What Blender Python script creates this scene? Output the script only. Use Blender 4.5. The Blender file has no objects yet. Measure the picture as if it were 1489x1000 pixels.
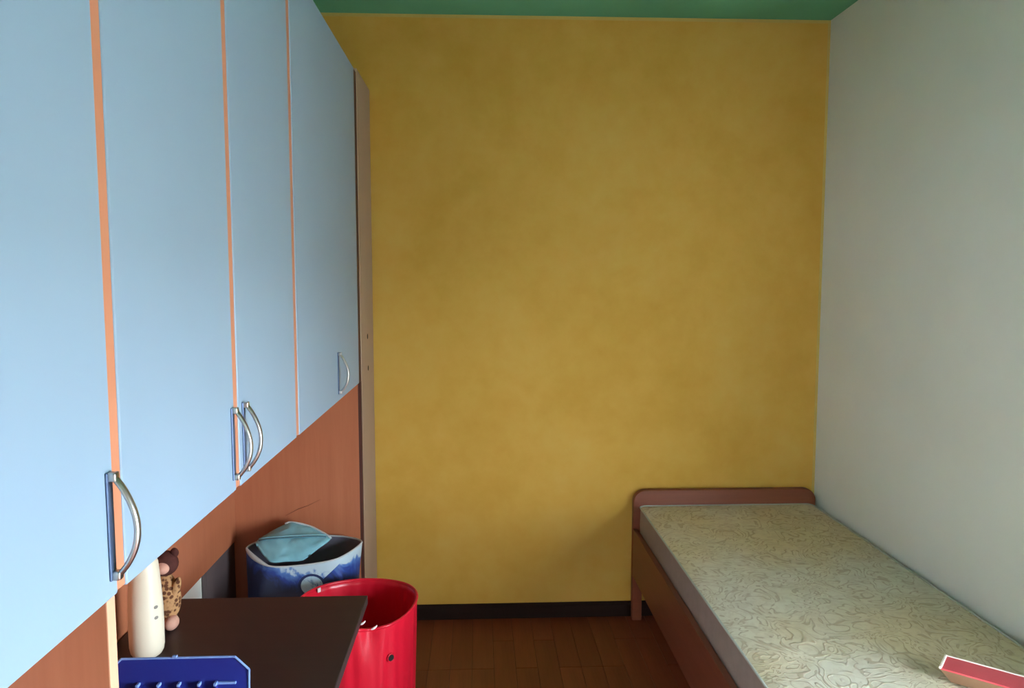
import bpy, bmesh, math, random
from mathutils import Vector, Matrix
from mathutils import noise as mn
random.seed(7)
S = bpy.context.scene
COL = S.collection
PI = math.pi

# ------------------------------------------------------------------ camera
F, W, H = 1090.0, 1489.0, 1000.0
PITCH = math.atan(95 / F)
YAW = math.atan(47.5 / F * math.cos(PITCH))
CAM_Z = 1.585
cd = bpy.data.cameras.new('camera')
cd.sensor_fit = 'HORIZONTAL'; cd.sensor_width = 36.0; cd.lens = 36.0 * F / W
cd.clip_start = 0.02
cam = bpy.data.objects.new('camera', cd); COL.objects.link(cam)
cam.location = (0, 0, CAM_Z)
cam.rotation_euler = (PI / 2 - PITCH, 0, -YAW)
S.camera = cam

# ------------------------------------------------------------------ room numbers (metres)
XL, XR, YB, YF, ZC = -1.02, 1.575, 3.40, -0.80, 2.735
WINDOWS = [('R', 0.20, 1.10, 0.05, 1.45), ('F', -0.98, -0.50, 1.20, 2.20)]  # openings: wall (F behind the camera, added to light the room, R right-hand), from, to, sill, head

# ------------------------------------------------------------------ world, daylight, exposure
wd = bpy.data.worlds.new('overcast_sky'); S.world = wd; wd.use_nodes = True
nt = wd.node_tree; nt.nodes.clear()
wo = nt.nodes.new('ShaderNodeOutputWorld'); bg = nt.nodes.new('ShaderNodeBackground')
bg.inputs['Color'].default_value = (0.84, 0.94, 1.06, 1); bg.inputs['Strength'].default_value = 57.0
nt.links.new(bg.outputs[0], wo.inputs[0])
for wl, a_, b_, z0, z1 in WINDOWS:
    pl = bpy.data.lights.new('window_portal', 'AREA'); pl.shape = 'RECTANGLE'
    pl.size = b_ - a_; pl.size_y = z1 - z0; pl.cycles.is_portal = True
    po = bpy.data.objects.new('window_portal', pl); COL.objects.link(po)
    if wl == 'R':
        po.location = (XR + .16, (a_ + b_) / 2, (z0 + z1) / 2); po.rotation_euler = (PI / 2, 0, PI / 2)
    else:
        po.location = ((a_ + b_) / 2, YF - .16, (z0 + z1) / 2); po.rotation_euler = (PI / 2, 0, PI)
vs = S.view_settings
vs.view_transform = 'Standard'; vs.look = 'None'; vs.gamma = 1.0; vs.exposure = 0.0
vs.use_curve_mapping = False

# ------------------------------------------------------------------ materials
def lin(r, g, b):
    f = lambda c: (c / 255 / 12.92) if c / 255 <= 0.04045 else ((c / 255 + 0.055) / 1.055) ** 2.4
    return (f(r), f(g), f(b), 1)

class NT:
    def __init__(s, name):
        s.m = bpy.data.materials.new(name); s.m.use_nodes = True
        s.t = s.m.node_tree; s.b = s.t.nodes['Principled BSDF']
    def n(s, kind, **kw):
        o = s.t.nodes.new(kind)
        for k, v in kw.items(): setattr(o, k, v)
        return o
    def l(s, a, b): s.t.links.new(a, b)
    def coords(s, scale=(1, 1, 1), kind='Object'):
        tc = s.n('ShaderNodeTexCoord'); mp = s.n('ShaderNodeMapping')
        mp.inputs['Scale'].default_value = scale
        s.l(tc.outputs[kind], mp.inputs['Vector']); return mp.outputs[0]
    def noise(s, vec, scale, detail=4, rough=.55, dist=0):
        o = s.n('ShaderNodeTexNoise'); o.inputs['Scale'].default_value = scale
        o.inputs['Detail'].default_value = detail; o.inputs['Roughness'].default_value = rough
        o.inputs['Distortion'].default_value = dist; s.l(vec, o.inputs['Vector']); return o.outputs['Fac']
    def ramp(s, fac, stops):
        o = s.n('ShaderNodeValToRGB'); e = o.color_ramp.elements
        while len(e) < len(stops): e.new(0.5)
        for i, (p, c) in enumerate(stops): e[i].position = p; e[i].color = c
        s.l(fac, o.inputs['Fac']); return o.outputs['Color']
    def bump(s, fac, strength, dist=0.002):
        o = s.n('ShaderNodeBump'); o.inputs['Strength'].default_value = strength
        o.inputs['Distance'].default_value = dist; s.l(fac, o.inputs['Height']); s.l(o.outputs[0], s.b.inputs['Normal'])
    def math(s, op, a, b=None, c=None):
        o = s.n('ShaderNodeMath', operation=op)
        for i, v in enumerate((a, b, c)):
            if v is None: continue
            if isinstance(v, (int, float)): o.inputs[i].default_value = v
            else: s.l(v, o.inputs[i])
        return o.outputs[0]
    def mix(s, fac, a, b):
        o = s.n('ShaderNodeMix', data_type='RGBA')
        if isinstance(fac, (int, float)): o.inputs['Factor'].default_value = fac
        else: s.l(fac, o.inputs['Factor'])
        for i, v in ((6, a), (7, b)):
            if isinstance(v, tuple): o.inputs[i].default_value = v
            else: s.l(v, o.inputs[i])
        return o.outputs[2]
    def set(s, rough=.5, metal=0, spec=.5, **kw):
        s.b.inputs['Roughness'].default_value = rough; s.b.inputs['Metallic'].default_value = metal
        s.b.inputs['Specular IOR Level'].default_value = spec
        for k, v in kw.items(): s.b.inputs[k].default_value = v
        return s

def plain(name, c1, c2=None, scale=8, rough=.5, metal=0, spec=.5, bump=0, bscale=120, stretch=(1, 1, 1)):
    q = NT(name); v = q.coords(stretch)
    c2 = c2 or tuple(x * .9 for x in c1[:3]) + (1,)
    q.l(q.ramp(q.noise(v, scale), [(.3, c1), (.7, c2)]), q.b.inputs['Base Color'])
    q.set(rough, metal, spec)
    if bump: q.bump(q.noise(v, bscale, 3), bump)
    return q.m

def wood(name, c1, c2, axis=2, rough=.45, grain=26, spec=.4, objrand=0.0):
    q = NT(name); st = [1, 1, 1]; st[axis] = .06
    v = q.coords(tuple(st))
    n1 = q.noise(v, grain, 5, .6, .6); n2 = q.noise(v, grain * 5, 3)
    fac = q.math('ADD', q.math('MULTIPLY', n1, .7), q.math('MULTIPLY', n2, .3))
    c = q.ramp(fac, [(.32, c1), (.68, c2)])
    if objrand:
        oi = q.n('ShaderNodeObjectInfo'); hs = q.n('ShaderNodeHueSaturation')
        q.l(q.math('ADD', q.math('MULTIPLY', oi.outputs['Random'], objrand), 1 - objrand / 2), hs.inputs['Value'])
        q.l(c, hs.inputs['Color']); c = hs.outputs[0]
    q.l(c, q.b.inputs['Base Color']); q.set(rough, 0, spec); q.bump(n2, .08, .001)
    return q.m

M = {}
# sponge-washed yellow wall
q = NT('yellow_wash_paint'); v = q.coords()
a = q.noise(v, 1.6, 5, .6, .4); b = q.noise(v, 9, 4, .6)
f_ = q.math('ADD', q.math('MULTIPLY', a, .65), q.math('MULTIPLY', b, .35))
q.l(q.ramp(f_, [(.3, lin(194, 148, 56)), (.5, lin(203, 159, 70)), (.72, lin(207, 168, 84))]), q.b.inputs['Base Color'])
q.set(.75, 0, .25); q.bump(q.noise(v, 160, 3), .12); M['yellow'] = q.m
M['white_wall'] = plain('chalky_white_paint', lin(228, 232, 222), lin(222, 226, 215), 2, .8, 0, .2, .1, 150)
M['green'] = plain('green_ceiling_paint', lin(106, 180, 142), lin(96, 166, 130), 2.5, .8, 0, .2, .08, 150)
M['line'] = plain('pale_yellow_border_paint', lin(200, 172, 94), None, 6, .8, 0, .2)
M['blue_door'] = plain('pale_blue_laminate', lin(143, 168, 190), lin(140, 165, 187), 3, .42, 0, .4, .03, 300)
M['orange'] = wood('orange_cherry_laminate', lin(170, 102, 70), lin(180, 112, 78), 2, .45)
M['strip'] = plain('orange_edge_band', lin(204, 136, 102), lin(196, 128, 96), 12, .45)
M['edge_light'] = plain('pale_peach_edge_band', lin(222, 172, 140), None, 12, .5)
M['gap_shade'] = plain('dark_red_brown_gap_shade', lin(74, 34, 24), None, 10, .6)
M['beige'] = plain('beige_laminate', lin(172, 146, 126), lin(164, 140, 120), 4, .55, 0, .3, .02, 200)
M['shade_board'] = plain('shade_grey_board', lin(92, 80, 80), lin(82, 72, 72), 5, .7)
M['hole'] = plain('dark_hole', lin(20, 14, 12), None, 5, .9)
M['satin'] = plain('satin_nickel', lin(196, 194, 188), lin(184, 184, 182), 30, .28, 1.0)
M['plate'] = plain('dark_blue_grey_steel', lin(84, 104, 138), lin(76, 96, 128), 30, .45, .4)
M['parquet'] = wood('reddish_parquet', lin(112, 56, 34), lin(130, 68, 42), 1, .42, 30, .35, .22)
M['subfloor'] = plain('dark_joint', lin(28, 16, 12), None, 5, .9)
M['skirting'] = wood('dark_brown_skirting', lin(34, 21, 16), lin(42, 27, 21), 0, .8, 26, .12)
M['bedwood'] = wood('reddish_walnut_laminate', lin(116, 60, 38), lin(128, 68, 43), 0, .55)
M['bedwood_y'] = wood('reddish_walnut_laminate_rail', lin(104, 56, 42), lin(116, 64, 47), 1, .42)
M['slat'] = wood('pale_birch_slat', lin(190, 160, 118), lin(200, 170, 128), 0, .5)
M['table'] = wood('dark_wenge_laminate', lin(48, 41, 41), lin(55, 47, 46), 0, .42)
M['white_frame'] = plain('white_window_paint', lin(225, 225, 220), None, 5, .45)
M['ground'] = plain('pale_courtyard_concrete', lin(170, 168, 160), lin(160, 158, 150), .4, .9)
M['reflector'] = plain('pale_reflector_tile', lin(160, 157, 152), lin(152, 149, 144), 3, .7)
# mattress brocade: curly contour lines of warped noise, satin against matt
q = NT('mattress_brocade'); v = q.coords()
n = q.noise(v, 8.5, 2, .5, 1.7)
t = q.math('FRACT', q.math('MULTIPLY', n, 7.0))
t = q.math('ABSOLUTE', q.math('SUBTRACT', t, .5))
line = q.ramp(t, [(.06, (1, 1, 1, 1)), (.2, (0, 0, 0, 1))])
patch = q.ramp(q.noise(v, 26, 3, .6, 1.0), [(.46, (0, 0, 0, 1)), (.56, (1, 1, 1, 1))])
warm = q.ramp(q.noise(v, 1.7, 2), [(.42, lin(214, 210, 192)), (.62, lin(208, 194, 158))])
gold = q.mix(.6, warm, lin(146, 118, 84))
c = q.mix(q.math('MULTIPLY', q.math('MAXIMUM', line, q.math('MULTIPLY', patch, .35)), .75), warm, gold)
q.l(c, q.b.inputs['Base Color'])
q.l(q.math('ADD', q.math('MULTIPLY', line, .22), .36), q.b.inputs['Roughness'])
q.b.inputs['Specular IOR Level'].default_value = .45
q.bump(q.math('ADD', line, q.math('MULTIPLY', q.noise(v, 5, 3), 2.5)), .35, .004); M['brocade'] = q.m
M['mattress_side'] = plain('grey_beige_ticking', lin(148, 136, 128), lin(138, 128, 121), 20, .7, 0, .3, .1, 300)
M['piping'] = plain('pale_grey_piping', lin(178, 184, 174), None, 30, .6)
# red hamper
M['red'] = plain('glossy_red_plastic', lin(222, 28, 54), lin(212, 24, 48), 14, .32, 0, .5, .05, 30, (1, 1, .15))
m_ = M['red']; t_ = m_.node_tree; bs = t_.nodes['Principled BSDF']; out = t_.nodes['Material Output']
tr = t_.nodes.new('ShaderNodeBsdfTranslucent'); tr.inputs['Color'].default_value = lin(230, 40, 60); mx = t_.nodes.new('ShaderNodeMixShader')
mx.inputs[0].default_value = .08; t_.links.new(bs.outputs[0], mx.inputs[1]); t_.links.new(tr.outputs[0], mx.inputs[2]); t_.links.new(mx.outputs[0], out.inputs[0])
M['white_tag'] = plain('white_plastic', lin(240, 226, 224), None, 20, .4)
# bag print
q = NT('blue_swirl_print'); v = q.coords(); tc = q.n('ShaderNodeTexCoord'); sx = q.n('ShaderNodeSeparateXYZ')
q.l(tc.outputs['Object'], sx.inputs[0]); X, Z = sx.outputs[0], sx.outputs[2]
sw = q.noise(v, 9, 3, .55, 2.2)
edge = q.math('ADD', q.math('MULTIPLY', q.math('SUBTRACT', Z, .455), 6.0), q.math('MULTIPLY', X, 2.2))
corner = q.math('MULTIPLY', q.math('GREATER_THAN', q.math('SUBTRACT', q.math('MULTIPLY', X, .9), q.math('SUBTRACT', Z, .36)), .0), .38)
fac = q.math('SUBTRACT', q.math('ADD', q.math('MULTIPLY', sw, .8), q.math('MULTIPLY', edge, .75)), corner)
c = q.ramp(fac, [(.20, lin(40, 50, 84)), (.38, lin(44, 70, 146)), (.56, lin(84, 124, 186)), (.64, lin(186, 208, 218))])
dx = q.math('SUBTRACT', X, .065); dz = q.math('SUBTRACT', Z, .432)
r = q.math('SQRT', q.math('ADD', q.math('MULTIPLY', dx, dx), q.math('MULTIPLY', q.math('MULTIPLY', dz, dz), 1.2)))
ring = q.math('LESS_THAN', q.math('ABSOLUTE', q.math('SUBTRACT', r, .046)), .005)
disc = q.math('LESS_THAN', r, .042)
c = q.mix(disc, c, q.ramp(sw, [(.42, lin(96, 134, 180)), (.5, lin(176, 208, 224))]))
c = q.mix(ring, c, lin(34, 48, 92))
q.l(c, q.b.inputs['Base Color']); q.set(.45, 0, .4); q.bump(q.noise(v, 18, 3), .3, .004); M['bagprint'] = q.m
M['lining'] = plain('dark_grey_lining', lin(112, 112, 128), None, 15, .6)
M['binding'] = plain('pale_grey_binding', lin(196, 206, 208), None, 30, .6)
M['pouch'] = plain('pale_turquoise_fabric', lin(136, 192, 202), lin(116, 174, 188), 12, .55, 0, .3, .2, 40)
M['pouch_zip'] = plain('darker_turquoise_trim', lin(78, 126, 142), None, 30, .6)
M['cream'] = plain('cream_plastic', lin(226, 216, 192), lin(220, 208, 184), 5, .4)
M['grey_mark'] = plain('grey_mark', lin(130, 124, 116), None, 20, .6)
q = NT('spotted_plush'); v = q.coords()
vo = q.n('ShaderNodeTexVoronoi'); vo.inputs['Scale'].default_value = 78; q.l(v, vo.inputs['Vector'])
q.l(q.ramp(vo.outputs['Distance'], [(.34, lin(92, 58, 40)), (.52, lin(176, 134, 92))]), q.b.inputs['Base Color'])
q.set(.9, 0, .1); q.bump(q.noise(v, 220, 2), .6); M['spots'] = q.m
M['brown_plush'] = plain('maroon_brown_plush', lin(86, 50, 44), lin(70, 40, 36), 60, .9, 0, .1, .5, 220)
M['pink_plush'] = plain('dusty_pink_plush', lin(206, 158, 138), lin(196, 146, 126), 60, .9, 0, .1, .4, 220)
q = NT('translucent_blue_plastic'); v = q.coords()
q.l(q.ramp(q.noise(v, 6), [(.3, lin(34, 52, 142)), (.7, lin(42, 44, 128))]), q.b.inputs['Base Color'])
q.set(.3, 0, .5); q.b.inputs['Transmission Weight'].default_value = .12; M['blue_plastic'] = q.m
M['blue_rim'] = plain('pale_blue_plastic_edge', lin(128, 160, 218), lin(112, 146, 208), 30, .3)
M['redbox'] = plain('red_card', lin(206, 78, 88), lin(198, 66, 76), 8, .4, 0, .5)
M['boxside'] = plain('brown_card', lin(150, 116, 88), lin(138, 104, 78), 8, .6)
M['box_edge'] = plain('white_card_edge', lin(250, 240, 228), None, 10, .5)
M['scratch'] = plain('dark_scratch', lin(112, 60, 40), None, 10, .7)

# ------------------------------------------------------------------ mesh helpers
def bm_box(x0, x1, y0, y1, z0, z1, bev=0.0, seg=2, bm=None):
    bm = bm or bmesh.new()
    r = bmesh.ops.create_cube(bm, size=1.0)
    for v in r['verts']:
        v.co = Vector(((x0 + x1) / 2 + v.co.x * (x1 - x0), (y0 + y1) / 2 + v.co.y * (y1 - y0), (z0 + z1) / 2 + v.co.z * (z1 - z0)))
    if bev:
        vs_ = set(r['verts']); es = [e for e in bm.edges if e.verts[0] in vs_ and e.verts[1] in vs_]
        bmesh.ops.bevel(bm, geom=es, offset=bev, segments=seg, profile=.5, affect='EDGES')
    return bm

def bm_prism(poly, axis, a, b, bev=0.0, seg=2):
    """extrude a 2D outline along an axis (0 x, 1 y, 2 z) from a to b"""
    bm = bmesh.new()
    def P(p, t):
        q_ = list(p); q_.insert(axis, t); return Vector(q_)
    A = [bm.verts.new(P(p, a)) for p in poly]; B = [bm.verts.new(P(p, b)) for p in poly]
    bm.faces.new(A); bm.faces.new(B[::-1]); n = len(poly)
    for i in range(n): bm.faces.new((A[i], B[i], B[(i + 1) % n], A[(i + 1) % n]))
    bmesh.ops.recalc_face_normals(bm, faces=bm.faces[:])
    if bev: bmesh.ops.bevel(bm, geom=bm.edges[:], offset=bev, segments=seg, profile=.5, affect='EDGES')
    return bm

def bm_tube(pts, r, sides=8, closed=False, bm=None, flat=None, side=None):
    """tube along points; r a number or list; flat=(ra, rb) ellipse radii factors"""
    bm = bm or bmesh.new(); pts = [Vector(p) for p in pts]; n = len(pts); rings = []
    ref = Vector((0, 0, 1))
    for i, p in enumerate(pts):
        t = (pts[(i + 1) % n] - pts[i - 1]) if closed else (pts[min(i + 1, n - 1)] - pts[max(i - 1, 0)])
        t.normalize()
        up = Vector((0, 1, 0)) if abs(t.dot(ref)) > .9 else ref
        if side: up = Vector(side)
        u = t.cross(up).normalized(); w = t.cross(u).normalized()
        rr = r[i] if isinstance(r, (list, tuple)) else r
        fa, fb = flat or (1, 1)
        rings.append([bm.verts.new(p + u * rr * fa * math.cos(2 * PI * k / sides) + w * rr * fb * math.sin(2 * PI * k / sides)) for k in range(sides)])
    for i in range(n if closed else n - 1):
        a_, b_ = rings[i], rings[(i + 1) % n]
        for k in range(sides): bm.faces.new((a_[k], a_[(k + 1) % sides], b_[(k + 1) % sides], b_[k]))
    if not closed: bm.faces.new(rings[0][::-1]); bm.faces.new(rings[-1])
    bmesh.ops.recalc_face_normals(bm, faces=bm.faces[:])
    return bm

def bm_lathe(prof, cx, cy, sides=40, bm=None, cap=True):
    bm = bm or bmesh.new(); rings = []
    for (r_, z) in prof:
        rings.append([bm.verts.new((cx + r_ * math.cos(2 * PI * k / sides), cy + r_ * math.sin(2 * PI * k / sides), z)) for k in range(sides)])
    for a_, b_ in zip(rings, rings[1:]):
        for k in range(sides): bm.faces.new((a_[k], a_[(k + 1) % sides], b_[(k + 1) % sides], b_[k]))
    if cap: bm.faces.new(rings[0][::-1]); bm.faces.new(rings[-1])
    bmesh.ops.recalc_face_normals(bm, faces=bm.faces[:])
    return bm

def bm_ball(c, r, bm=None, seg=20, rot=None):
    bm = bm or bmesh.new()
    q_ = bmesh.ops.create_uvsphere(bm, u_segments=seg, v_segments=seg // 2 + 2, radius=1.0)
    for v in q_['verts']:
        p = Vector((v.co.x * r[0], v.co.y * r[1], v.co.z * r[2]))
        if rot: p = rot @ p
        v.co = p + Vector(c)
    return bm

def bm_loft(rings, cap0=True, cap1=False):
    bm = bmesh.new(); R = [[bm.verts.new(p) for p in ring] for ring in rings]; n = len(R[0])
    for a_, b_ in zip(R, R[1:]):
        for k in range(n): bm.faces.new((a_[k], a_[(k + 1) % n], b_[(k + 1) % n], b_[k]))
    if cap0: bm.faces.new(R[0][::-1])
    if cap1: bm.faces.new(R[-1])
    bmesh.ops.recalc_face_normals(bm, faces=bm.faces[:])
    return bm

def root_of(o):
    p = Vector((0, 0, 0))
    while o: p += o.location; o = o.parent
    return p

def obj(name, bm, mat, parent=None, smooth=False, loc=None):
    """world-coordinate bmesh -> one mesh object; loc = its own origin (world)"""
    base = root_of(parent) if parent else Vector((0, 0, 0))
    o0 = Vector(loc) if loc else base
    bmesh.ops.translate(bm, verts=bm.verts[:], vec=-o0)
    me = bpy.data.meshes.new(name); bm.to_mesh(me); bm.free()
    me.materials.append(M[mat])
    if smooth:
        for p in me.polygons: p.use_smooth = True
    o = bpy.data.objects.new(name, me); COL.objects.link(o)
    o.location = o0 - base
    if parent: o.parent = parent
    return o

def thing(name, label, cat, loc, group=None):
    o = bpy.data.objects.new(name, None); COL.objects.link(o); o.location = loc
    o.empty_display_size = .05
    o['label'] = label; o['category'] = cat
    if group: o['group'] = group
    return o

def struct(name, bm, mat, label=None, parent=None):
    o = obj(name, bm, mat, parent)
    if not parent: o['kind'] = 'structure'
    if label: o['label'] = label
    return o

def smooth_by_angle(o, ang=40):
    me = o.data
    for p in me.polygons: p.use_smooth = True
    me.set_sharp_from_angle(angle=math.radians(ang))

# ------------------------------------------------------------------ the room
fl = struct('floor', bm_box(XL - .15, XR + .15, YF - .15, YB + .15, -.12, -.004), 'subfloor', 'dark reddish brown wood strip floor')
rows, cols = 29, 9
pw, plen = (XR - XL) / rows, (YB - YF) / cols
bm = bm_box(-pw / 2 + .0006, pw / 2 - .0006, -plen / 2 + .0006, plen / 2 - .0006, -.008, 0, .0008, 1)
me = bpy.data.meshes.new('plank'); bm.to_mesh(me); bm.free(); me.materials.append(M['parquet'])
for i in range(rows):
    off = random.choice((0, .5))
    segs = [(j, 1.0) for j in range(cols)] if off == 0 else [(-.25, .5)] + [(j + .5, 1.0) for j in range(cols - 1)] + [(cols - .75, .5)]
    for j, s in segs:
        o = bpy.data.objects.new('plank', me); COL.objects.link(o); o.parent = fl
        o.location = (XL + (i + .5) * pw, YF + (j + .5) * plen, random.uniform(-.0006, 0))
        o.scale = (1, s, 1)

struct('wall_back', bm_box(XL - .15, XR + .15, YB, YB + .15, -.1, ZC + .12), 'yellow', 'yellow wash painted end wall')
struct('wall_left', bm_box(XL - .15, XL, YF - .15, YB, -.1, ZC + .12), 'white_wall', 'white wall behind the wardrobe')
struct('ceiling', bm_box(XL, XR, YF, YB, ZC, ZC + .12), 'green', 'green painted ceiling')
def wall_with_windows(name, wl, lo, hi, mat, label):
    # wall of boxes around its openings, each with a frame
    bm = bmesh.new(); cur = lo
    def blk(a_, b_, z0, z1, t0=0, t1=.15, bm_=None):
        if wl == 'R': return bm_box(XR + t0, XR + t1, a_, b_, z0, z1, bm=bm_)
        return bm_box(a_, b_, YF - t1, YF - t0, z0, z1, bm=bm_)
    for w_, a_, b_, z0, z1 in sorted(WINDOWS, key=lambda t: t[1]):
        if w_ != wl: continue
        blk(cur, a_, -.1, ZC + .12, bm_=bm); blk(a_, b_, -.1, z0, bm_=bm); blk(a_, b_, z1, ZC + .12, bm_=bm); cur = b_
        i = 1 + WINDOWS.index((w_, a_, b_, z0, z1))
        f0 = blk(a_, b_, z0, z0 + .05, .06, .12); wf = struct('window_%d' % i, f0, 'white_frame', 'white frame of unseen window')
        for c in ((a_, a_ + .05, z0 + .05, z1), (b_ - .05, b_, z0 + .05, z1), (a_ + .05, b_ - .05, z1 - .05, z1)):
            obj('frame_bar', blk(*c, .06, .12), 'white_frame', wf)
    blk(cur, hi, -.1, ZC + .12, bm_=bm)
    struct(name, bm, mat, label)
wall_with_windows('wall_right', 'R', YF, YB, 'white_wall', 'pale chalky white wall beside the bed')
wall_with_windows('wall_front', 'F', XL, XR, 'white_wall', 'white wall behind the camera')
struct('baseboard_back', bm_prism([(YB, 0), (YB - .016, 0), (YB - .016, .055), (YB - .010, .066), (YB, .068)], 0, -.46, XR - .016), 'skirting', 'dark brown wooden skirting board')
struct('baseboard_right', bm_prism([(XR, 0), (XR - .016, 0), (XR - .016, .055), (XR - .010, .066), (XR, .068)], 1, YF, YB), 'skirting', 'dark brown skirting board')
struct('trim_1', bm_box(XL, XR, YB - .0015, YB, ZC - .014, ZC), 'line', 'pale painted border line under the ceiling')
struct('trim_2', bm_box(XR - .012, XR, YB - .0015, YB, .068, ZC - .014), 'line', 'pale painted border line in the corner')
struct('reflector_slab', bm_box(XR + .15, XR + 1.35, -1.6, 2.6, -.16, -.03), 'reflector', 'unseen pale balcony outside')  # unseen slab added to bounce daylight up through the right window
struct('ground_outside', bm_box(-40, 40, -40, 40, -3.3, -3.1), 'ground', 'paved ground outside the window')

# ------------------------------------------------------------------ wardrobe (bridge unit along the left wall)
WZ0, WZ1 = 1.172, 2.388
DX0, DX1 = -.499, -.477
wr = thing('wardrobe', 'bridge wardrobe with pale blue doors over an orange brown recess', 'wardrobe', (-.75, 1.75, 0))
obj('cabinet_body', bm_box(-1.0, -.500, .02, 3.03, WZ0 + .006, WZ1), 'orange', wr)
def handle(door, y, z0_=1.196, z1_=1.338):
    bm = bm_box(DX1, DX1 + .003, y - .0080, y + .0070, z0_, z1_, .001, 1)
    h = obj('handle_plate', bm, 'plate', door)
    pts = []
    for k in range(21):
        t = k / 20; pts.append((DX1 + .004 + .030 * math.sin(PI * t ** .9) ** .8, y + .002, z0_ + .004 + (z1_ - z0_ - .008) * t))
    b2 = bm_tube(pts, .0062, 12, flat=(.62, 1.0), side=(0, 1, 0)); bm_box(DX1, DX1 + .012, y - .0055, y + .0075, z0_, z0_ + .012, .002, 2, b2)
    bm_box(DX1, DX1 + .012, y - .0055, y + .0075, z1_ - .012, z1_, .002, 2, b2)
    hb = obj('handle', b2, 'satin', door); smooth_by_angle(hb, 50); hb['label'] = 'satin metal bow handle'
seams = [(.502, .022), (.990, .024), (1.475, .026), (1.965, .032)]
edges = [(.03, .491), (.513, .978), (1.002, 1.462), (1.488, 1.949), (1.981, 2.968)]
hy = [None, .964, 1.448, 1.515, 2.535]
doors = []
for (a_, b_), y in zip(edges, hy):
    d = obj('door', bm_box(DX0, DX1, a_, b_, WZ0, WZ1, .0035, 3), 'blue_door', wr); doors.append(d)
    if y: handle(d, y)
for y, w_ in seams:
    obj('edge_strip', bm_box(-.500, -.4795, y - w_ / 2, y + w_ / 2, WZ0 + .003, WZ1), 'strip', wr)
obj('edge_strip', bm_box(-.500, -.480, 2.970, 3.036, WZ0, WZ1), 'gap_shade', wr)  # solid strip, its dark colour paints the shaded gap after the last door
obj('recess_side_panel', bm_box(-1.0, -.490, 3.012, 3.030, 0, WZ0 + .004), 'orange', wr)
sc = bm_tube([(-.79, 3.0117, .626), (-.74, 3.0117, .652), (-.70, 3.0117, .666), (-.647, 3.0117, .692)], [.0005, .0016, .0012, .0004], 6)
obj('scratch', sc, 'scratch', wr)
obj('dark_joint', bm_box(-.500, -.4785, 3.014, 3.0365, 0, WZ0), 'gap_shade', wr)  # solid filler, shade of the gap put into its dark colour
ep = obj('end_panel', bm_box(-1.0, -.477, 3.037, 3.383, 0, 2.405, .002, 2), 'beige', wr); ep['label'] = 'beige end panel with peg holes'
for (y, z) in ((3.205, 1.340), (3.212, 1.204)):
    bm = bmesh.new(); bmesh.ops.create_cone(bm, cap_ends=True, segments=16, radius1=.011, radius2=.011, depth=.0012, matrix=Matrix.Translation((-.4766, y, z)) @ Matrix.Rotation(PI / 2, 4, 'Y'))
    obj('peg_hole', bm, 'hole', ep)
dv = obj('divider_panel', bm_box(-1.0, -.4985, .986, 1.008, 0, WZ0 + .004), 'orange', wr)
obj('edge_band', bm_box(-.4985, -.497, .986, 1.008, 0, WZ0 + .002), 'edge_light', dv)
dv = obj('divider_panel', bm_box(-1.0, -.4985, .02, .042, 0, WZ0 + .004), 'orange', wr)
obj('edge_band', bm_box(-.4985, -.497, .02, .042, 0, WZ0 + .002), 'edge_light', dv)
obj('back_panel', bm_box(-1.012, -.992, 1.008, 3.012, .527, WZ0 + .004), 'orange', wr)
obj('lower_shade_board', bm_box(-1.016, -.999, 2.70, 3.012, 0, .526), 'shade_board', wr)  # dark board stands in for shade on the wall below the panel

# ------------------------------------------------------------------ bed
bed = thing('bed', 'single bed frame in reddish brown wood with low rounded headboard', 'bed', (1.13, 2.4, 0))
def board(y0, y1, zt):
    x0, x1, r = .704, 1.556, .055
    poly = [(x0, .0), (x0 + .045, 0), (x0 + .045, .2), (x1 - .045, .2), (x1 - .045, 0), (x1, 0)]
    for k in range(9):
        a_ = PI / 2 * k / 8; poly.append((x1 - r + r * math.cos(a_), zt - r + r * math.sin(a_)))
    for k in range(9):
        a_ = PI / 2 + PI / 2 * k / 8; poly.append((x0 + r + r * math.cos(a_), zt - r + r * math.sin(a_)))
    return bm_prism(poly, 1, y0, y1, .004, 2)
o = obj('headboard', board(3.338, 3.374, .616), 'bedwood', bed); smooth_by_angle(o)
o = obj('footboard', board(1.376, 1.404, .50), 'bedwood', bed); smooth_by_angle(o)
obj('side_rail', bm_box(.703, .725, 1.404, 3.338, .215, .437, .002, 2), 'bedwood_y', bed)
obj('side_rail', bm_box(1.535, 1.556, 1.404, 3.338, .215, .437, .002, 2), 'bedwood_y', bed)
for k in range(14):
    y = 1.48 + k * .135
    obj('slat', bm_box(.725, 1.535, y - .032, y + .032, .374, .386), 'slat', bed)

mt = thing('mattress', 'bare mattress in cream and gold brocade lying on the bed frame', 'mattress', (1.13, 2.37, .388))
mx0, mx1, my0, my1, mz0, mz1 = .729, 1.531, 1.410, 3.330, .388, .553
def rrect(x0, x1, y0, y1, r, n=6):
    P = []
    for cx, cy, a0 in ((x1 - r, y1 - r, 0), (x0 + r, y1 - r, PI / 2), (x0 + r, y0 + r, PI), (x1 - r, y0 + r, 1.5 * PI)):
        for k in range(n + 1):
            a_ = a0 + PI / 2 * k / n; P.append((cx + r * math.cos(a_), cy + r * math.sin(a_)))
    return P
rings = [[(x, y, z) for x, y in rrect(mx0 + i_, mx1 - i_, my0 + i_, my1 - i_, .03)] for i_, z in ((.006, mz0), (0, mz0 + .01), (-.002, mz0 + .08), (0, mz1 - .008))]
o = obj('mattress_side', bm_loft(rings, True, False), 'mattress_side', mt); smooth_by_angle(o)
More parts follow.
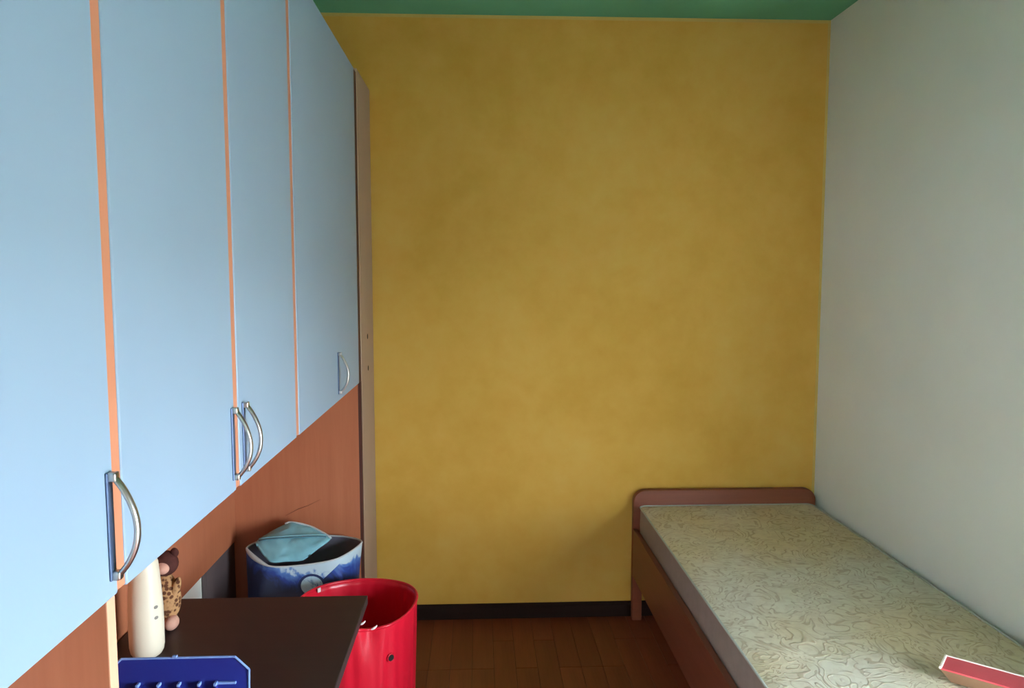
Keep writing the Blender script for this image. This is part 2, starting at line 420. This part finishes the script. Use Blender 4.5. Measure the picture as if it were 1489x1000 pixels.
# quilted top: fine grid, gentle dome with puckers
bm = bmesh.new(); NX, NY = 60, 130; G = []
for j in range(NY + 1):
    row = []
    for i in range(NX + 1):
        u, v_ = i / NX, j / NY
        x = mx0 + .001 + (mx1 - mx0 - .002) * u; y = my0 + .001 + (my1 - my0 - .002) * v_
        ex = min(u, 1 - u) * (mx1 - mx0); ey = min(v_, 1 - v_) * (my1 - my0)
        e = min(ex, ey)
        # round the plan corners like the sides
        cr = .03
        dx_, dy_ = max(0, cr - ex), max(0, cr - ey); dd = math.hypot(dx_, dy_)
        if dd > cr:
            k = cr / dd
            sx_ = 1 if u < .5 else -1; sy_ = 1 if v_ < .5 else -1
            x += sx_ * dx_ * (1 - k); y += sy_ * dy_ * (1 - k)
        h = .010 * (1 - math.exp(-e / .035)) + .0035 * mn.noise((x * 5, y * 5, 0)) * min(1, e / .06) + .002 * mn.noise((x * 13, y * 13, 3)) * min(1, e / .04)
        row.append(bm.verts.new((x, y, mz1 - .008 + h)))
    G.append(row)
for j in range(NY):
    for i in range(NX): bm.faces.new((G[j][i], G[j][i + 1], G[j + 1][i + 1], G[j + 1][i]))
obj('quilted_top', bm, 'brocade', mt, True)
pipe = [(x, y, mz1 - .007) for x, y in rrect(mx0 - .001, mx1 + .001, my0 - .001, my1 + .001, .03)]
obj('piping', bm_tube(pipe, .0036, 8, True), 'piping', mt, True)

# ------------------------------------------------------------------ dark table in the recess
TZ = .600
tb = thing('table', 'low dark brown table pushed into the wardrobe recess', 'table', (-.66, 1.72, 0))
obj('table_top', bm_box(-.988, -.352, 1.14, 2.283, TZ - .028, TZ, .0025, 2), 'table', tb)
for x in (-.955, -.47):
    for y in (1.175, 2.19): obj('leg', bm_box(x - .024, x + .024, y - .024, y + .024, 0, TZ - .028, .002, 1), 'table', tb)
for x in (-.955, -.47): obj('apron', bm_box(x - .009, x + .009, 1.199, 2.166, TZ - .10, TZ - .028), 'table', tb)
for y in (1.175, 2.19): obj('apron', bm_box(-.931, -.494, y - .009, y + .009, TZ - .10, TZ - .028), 'table', tb)

# ------------------------------------------------------------------ red hamper
HX, HY, HZ, HR = -.428, 2.530, .470, .205
hp = thing('laundry_hamper', 'round red plastic laundry hamper standing behind the dark table', 'hamper', (HX, HY, 0))
def hring(z, r, n=160, tin=0.0):
    P = []
    for k in range(n):
        a_ = 2 * PI * k / n
        t = min(1, z / HZ)
        rr = r - tin
        rr += .0015 * math.sin(5 * a_ + .6) * t + .0019 * math.sin(23 * a_ + 2 * z) * (1 - t) ** .3 + .0012 * math.sin(31 * a_ + 1) * (1 - t) ** .3
        # pinched fold in the rim on the side facing the room
        d = math.atan2(math.sin(a_ + 1.2), math.cos(a_ + 1.2))
        pin = math.exp(-(d / .16) ** 2) * max(0, t - .72) / .28
        rr -= .022 * pin
        zz = z - .010 * pin + (.006 * math.sin(2 * a_ + .5) + .004 * math.sin(3 * a_ + 1)) * max(0, t - .8) / .2
        P.append((HX + rr * math.cos(a_), HY + rr * math.sin(a_), zz))
    return P
def hr(z): return .188 + (HR - .188) * (z / HZ) ** .8
zs = [0.002, .008, .03, .08, .14, .20, .26, .32, .37, .41, .44, .455, .465, HZ]
rings = [hring(.001, .175)] + [hring(z, hr(z)) for z in zs[1:]]
rings += [hring(HZ - .002, hr(HZ), tin=.005)] + [hring(z, hr(z), tin=.006) for z in (.45, .42, .36, .28, .2, .1, .012)]
o = obj('shell', bm_loft(rings, True, True), 'red', hp, True)
obj('rim', bm_tube([(p[0], p[1], p[2]) for p in hring(HZ, HR)], .0052, 10, True), 'red', hp, True)
def onh(ang, z, out=0.0):
    r_ = hr(z) + out
    return Vector((HX + r_ * math.cos(ang), HY + r_ * math.sin(ang), z)), Vector((math.cos(ang), math.sin(ang), 0))
c_, n_ = onh(-.86, .347, .002)
rot = n_.to_track_quat('Z', 'Y').to_matrix().to_4x4()
pts = [c_ + rot.to_3x3() @ Vector((.0125 * math.cos(2 * PI * k / 24), .0125 * math.sin(2 * PI * k / 24), .001)) for k in range(24)]
obj('eyelet_ring', bm_tube(pts, .0028, 8, True), 'red', hp, True)
bm = bmesh.new(); bmesh.ops.create_cone(bm, cap_ends=True, segments=24, radius1=.0115, radius2=.0115, depth=.006, matrix=Matrix.Translation(c_) @ rot)
obj('eyelet_hole', bm, 'hole', hp)
c_, n_ = onh(2.50, HZ - .004, -.013)
rot = (-n_).to_track_quat('Y', 'Z').to_matrix().to_4x4()
bm = bm_box(-.007, .007, -.002, .002, -.008, .008, .001, 1); bmesh.ops.transform(bm, matrix=Matrix.Translation(c_) @ rot, verts=bm.verts[:])
obj('tag', bm, 'white_tag', hp)
for (a0_, a1_, z_, o_) in ((-1.36, -1.27, .478, -.012), (-1.20, -1.10, .463, .004)):
    pts = []
    for k in range(7):
        p0, n0 = onh(a0_ + (a1_ - a0_) * k / 6, z_ + .010 * (k / 6) ** 2, o_); pts.append(p0)
    obj('rim_glint', bm_tube(pts, [.0015, .0028, .0036, .004, .0036, .003, .0015], 8), 'white_tag', hp, True)  # pale pieces modelled as highlights on the pinched rim

# ------------------------------------------------------------------ shopping bag and pouch
BX, BY = -.70, 2.86
bag = thing('shopping_bag', 'open blue and white patterned shopping bag at the end of the recess', 'bag', (BX, BY, 0))
def smoothloop(P, n, soft=.55):
    P = [Vector(p) for p in P]; m = len(P); R = []
    for i in range(m):
        for k in range(n):
            t = k / n; p0, p1, p2, p3 = P[i - 1], P[i], P[(i + 1) % m], P[(i + 2) % m]
            cr_ = .5 * ((2 * p1) + (p2 - p0) * t + (2 * p0 - 5 * p1 + 4 * p2 - p3) * t * t + (3 * p1 - p0 - 3 * p2 + p3) * t ** 3)
            R.append(cr_ * soft + (p1 * (1 - t) + p2 * t) * (1 - soft))
    return R
rimc = [(-.911, 2.880, .540), (-.800, 2.775, .508), (-.668, 2.765, .512), (-.537, 2.780, .530), (-.4645, 2.900, .550), (-.552, 2.985, .545), (-.691, 2.992, .548), (-.837, 2.975, .548)]
basec = [(-.900, 2.880, .001), (-.895, 2.785, .001), (-.690, 2.780, .001), (-.515, 2.785, .001), (-.510, 2.880, .001), (-.515, 2.975, .001), (-.690, 2.980, .001), (-.895, 2.975, .001)]
rimL, baseL = smoothloop(rimc, 9, .8), smoothloop(basec, 9, .3)
def bring(t, tin=0.0):
    P = []; c = Vector((-.69, 2.88, 0))
    for k, (p, b_) in enumerate(zip(rimL, baseL)):
        f = t ** 1.6
        q_ = Vector((b_.x + (p.x - b_.x) * f, b_.y + (p.y - b_.y) * f, b_.z + (p.z - b_.z) * t))
        wv = .007 * mn.noise((q_.x * 9, q_.y * 9, q_.z * 7)) * math.sin(PI * min(1, t))
        d = Vector((q_.x - c.x, q_.y - c.y, 0)); d.normalize()
        P.append(q_ + d * (wv + .006 * math.sin(PI * t) - tin))
    return P
tt = [0, .06, .2, .35, .5, .62, .74, .84, .92, 1]
obj('bag_body', bm_loft([bring(t) for t in tt], True, False), 'bagprint', bag, True)
obj('lining', bm_loft([bring(max(t, .012), .004) for t in tt], True, False), 'lining', bag, True)
obj('rim_binding', bm_tube(bring(1, .002), [.0036 + .0055 * math.sin(PI * k / 9) * (k < 9) for k in range(len(rimL))], 8, True), 'binding', bag, True)

pc = thing('pouch', 'pale turquoise fabric pouch lying on top in the shopping bag', 'pouch', (-.72, 2.85, .5))
outl = [(-.872, 2.840, .562), (-.797, 2.772, .512), (-.735, 2.772, .512), (-.670, 2.775, .515), (-.618, 2.80, .548), (-.577, 2.86, .569), (-.655, 2.905, .597), (-.71, 2.92, .609), (-.762, 2.925, .613), (-.825, 2.89, .590)]
outl = [(-.722 + (x + .722) * .97, y + .014, z + .007) for x, y, z in outl]
L = smoothloop(outl, 5); cen = sum(L, Vector()) / len(L)
nrm = Vector((0, -.62, .78)).normalized()
def pring(f, side):
    h = (.026 if side > 0 else .012) * (1 - f ** 2.4) * side
    return [cen + (p - cen) * f + nrm * (h + .009 * mn.noise(((p.x) * 22 * f, p.z * 22 * f, 1.0)) * (1 if f < .97 else 0) * side) for p in L]
rg = [pring(f, 1) for f in (.06, .2, .35, .5, .65, .78, .88, .95, 1.0)] + [pring(f, -1) for f in (.95, .85, .7, .5, .3, .06)]
obj('pouch_body', bm_loft(rg, True, True), 'pouch', pc, True)
zp = []
for k in range(17):
    t = k / 16; p = Vector((-.868, 2.839, .564)).lerp(Vector((-.580, 2.858, .570)), t)
    zp.append(p + nrm * (.032 * math.sin(PI * t) ** .6 + .003) + Vector((0, 0, -.008 * math.sin(PI * t))))
zp = [p + Vector((0, .014, .007)) for p in zp]
obj('fold', bm_tube([p + Vector((0, 0, .008)) for p in zp[1:-1]], .0020, 8), 'pouch', pc, True)
obj('zip', bm_tube(zp[1:-1], .0028, 8), 'pouch_zip', pc, True)
obj('piping', bm_tube([p + nrm * .002 for p in L[25:42]], .004, 8), 'binding', pc, True)

# ------------------------------------------------------------------ things on the table
bx_, by_ = -.874, 1.930
bt = thing('bottle', 'tall cream plastic bottle with two grey marks standing on the dark table', 'bottle', (bx_, by_, TZ))
prof = [(.018, 0), (.028, .001), (.035, .006), (.0400, .015), (.0425, .03), (.0432, .08), (.0425, .13), (.0400, .18), (.037, .22), (.0345, .25), (.029, .268), (.020, .278), (.015, .281), (.015, .290)]
obj('bottle_body', bm_lathe([(r_, TZ + z) for r_, z in prof], bx_, by_, 40), 'cream', bt, True)
o = obj('cap', bm_lathe([(.017, TZ + .2905), (.0185, TZ + .292), (.0185, TZ + .320), (.016, TZ + .324)], bx_, by_, 32), 'cream', bt); smooth_by_angle(o)
ca = math.atan2(-by_, -bx_)
for z in (.712, .740):
    a_ = ca + .60; p = Vector((bx_ + .0426 * math.cos(a_), by_ + .0426 * math.sin(a_), z))
    obj('grey_mark', bm_ball((p.x, p.y, p.z), (.006, .006, .0045), seg=12, rot=Matrix.Rotation(a_, 3, 'Z') @ Matrix.Diagonal((.2, 1, 1))), 'grey_mark', bt, True)

px_, py_ = -.896, 2.10
pt = thing('plush_toy', 'small brown spotted plush toy with pink face next to cream bottle', 'toy', (px_, py_, TZ))
bm = bm_ball((px_, py_, TZ + .080), (.036, .034, .078))
for v in bm.verts: v.co.x += .008 * math.sin((v.co.z - TZ) * 20)
obj('body', bm, 'spots', pt, True)
obj('head', bm_ball((px_ + .002, py_ + .002, TZ + .182), (.038, .034, .036)), 'brown_plush', pt, True)
obj('face', bm_ball((px_ + .006, py_ - .024, TZ + .178), (.020, .016, .018)), 'pink_plush', pt, True)
for s in (-1, 1):
    obj('ear', bm_ball((px_ + s * .030, py_ + .004, TZ + .212), (.012, .008, .014)), 'brown_plush', pt, True)
    obj('arm', bm_ball((px_ + s * .034, py_ - .010, TZ + .112), (.013, .013, .036), rot=Matrix.Rotation(s * .35, 3, 'Y')), 'spots', pt, True)
    obj('foot', bm_ball((px_ + s * .026, py_ - .024, TZ + .020), (.019, .028, .020)), 'pink_plush', pt, True)

# blue plastic rack
rk = thing('desk_rack', 'dark blue translucent plastic rack with pale edges on the dark table', 'rack', (-.62, 1.47, TZ))
rx0, rx1, rz = -.760, -.476, .813
ol = [(rx0, TZ + .001), (rx1 - .006, TZ + .001), (rx1, rz - .028), (rx1 - .028, rz), (rx0 + .028, rz), (rx0, rz - .028)]
obj('back_wall', bm_prism(ol, 1, 1.499, 1.503, .0008, 1), 'blue_plastic', rk)
pts = [(rx1 - .006, 1.4995, TZ + .004), (rx1, 1.4995, rz - .028), (rx1 - .028, 1.4995, rz), (rx0 + .028, 1.4995, rz), (rx0, 1.4995, rz - .028), (rx0, 1.4995, TZ + .004)]
bm = bmesh.new()
for a_, b_ in zip(pts, pts[1:]): bm_tube([a_, b_], .0024, 8, bm=bm)
obj('edge_lip', bm, 'blue_rim', rk)
obj('lip_tab', bm_box(-.630, -.620, 1.497, 1.503, rz, rz + .005, .001, 1), 'blue_rim', rk)
obj('base_tray', bm_box(rx0, rx1 - .006, 1.40, 1.499, TZ, TZ + .004, .001, 1), 'blue_plastic', rk)
for x in (-.698, -.656, -.616, -.575, -.542):
    dvd = obj('divider', bm_box(x - .0018, x + .0018, 1.488, 1.499, TZ + .004, .758), 'blue_plastic', rk)
    obj('divider_edge', bm_box(x - .0030, x + .0030, 1.486, 1.499, .757, .763, .001, 1), 'blue_rim', dvd)
obj('cross_bar', bm_box(-.539, -.502, 1.493, 1.499, .757, .762, .001, 1), 'blue_rim', rk)

# ------------------------------------------------------------------ red box on the foot end of the mattress
MT = .560
A, Bc, Cc = Vector((1.219, 1.837, .599)), Vector((1.166, 1.777, .599)), Vector((1.348, 1.726, .599))
u = (Cc - A).normalized(); w = (Bc - A).normalized(); Lb, Wb = .26, .079
gb = thing('red_box', 'red topped card box with white edges lying on the mattress', 'box', ((A + u * .13 + w * .04).x, (A + u * .13 + w * .04).y, MT))
top = [A, A + u * Lb, A + u * Lb + w * Wb, A + w * Wb]
ins = .022
bot = [Vector((p.x, p.y, MT)) + d for p, d in zip(top, ((u + w) * ins, (-u + w) * ins, (-u - w) * ins, (u - w) * ins))]
rings = [bot, [p - Vector((0, 0, .003)) for p in top]]
obj('box_body', bm_loft(rings, True, True), 'boxside', gb)
lid = bm_loft([[p - Vector((0, 0, .003)) for p in top], [p + Vector((0, 0, .001)) for p in top]], True, True)
obj('lid', lid, 'redbox', gb)
bm = bm_tube([top[0] + Vector((0, 0, .0015)), top[1] + Vector((0, 0, .0015))], .0022, 6)
bm_tube([top[0] + Vector((0, 0, .0015)), top[3] + Vector((0, 0, .0015))], .0036, 6, bm=bm)
obj('white_edge', bm, 'box_edge', gb)
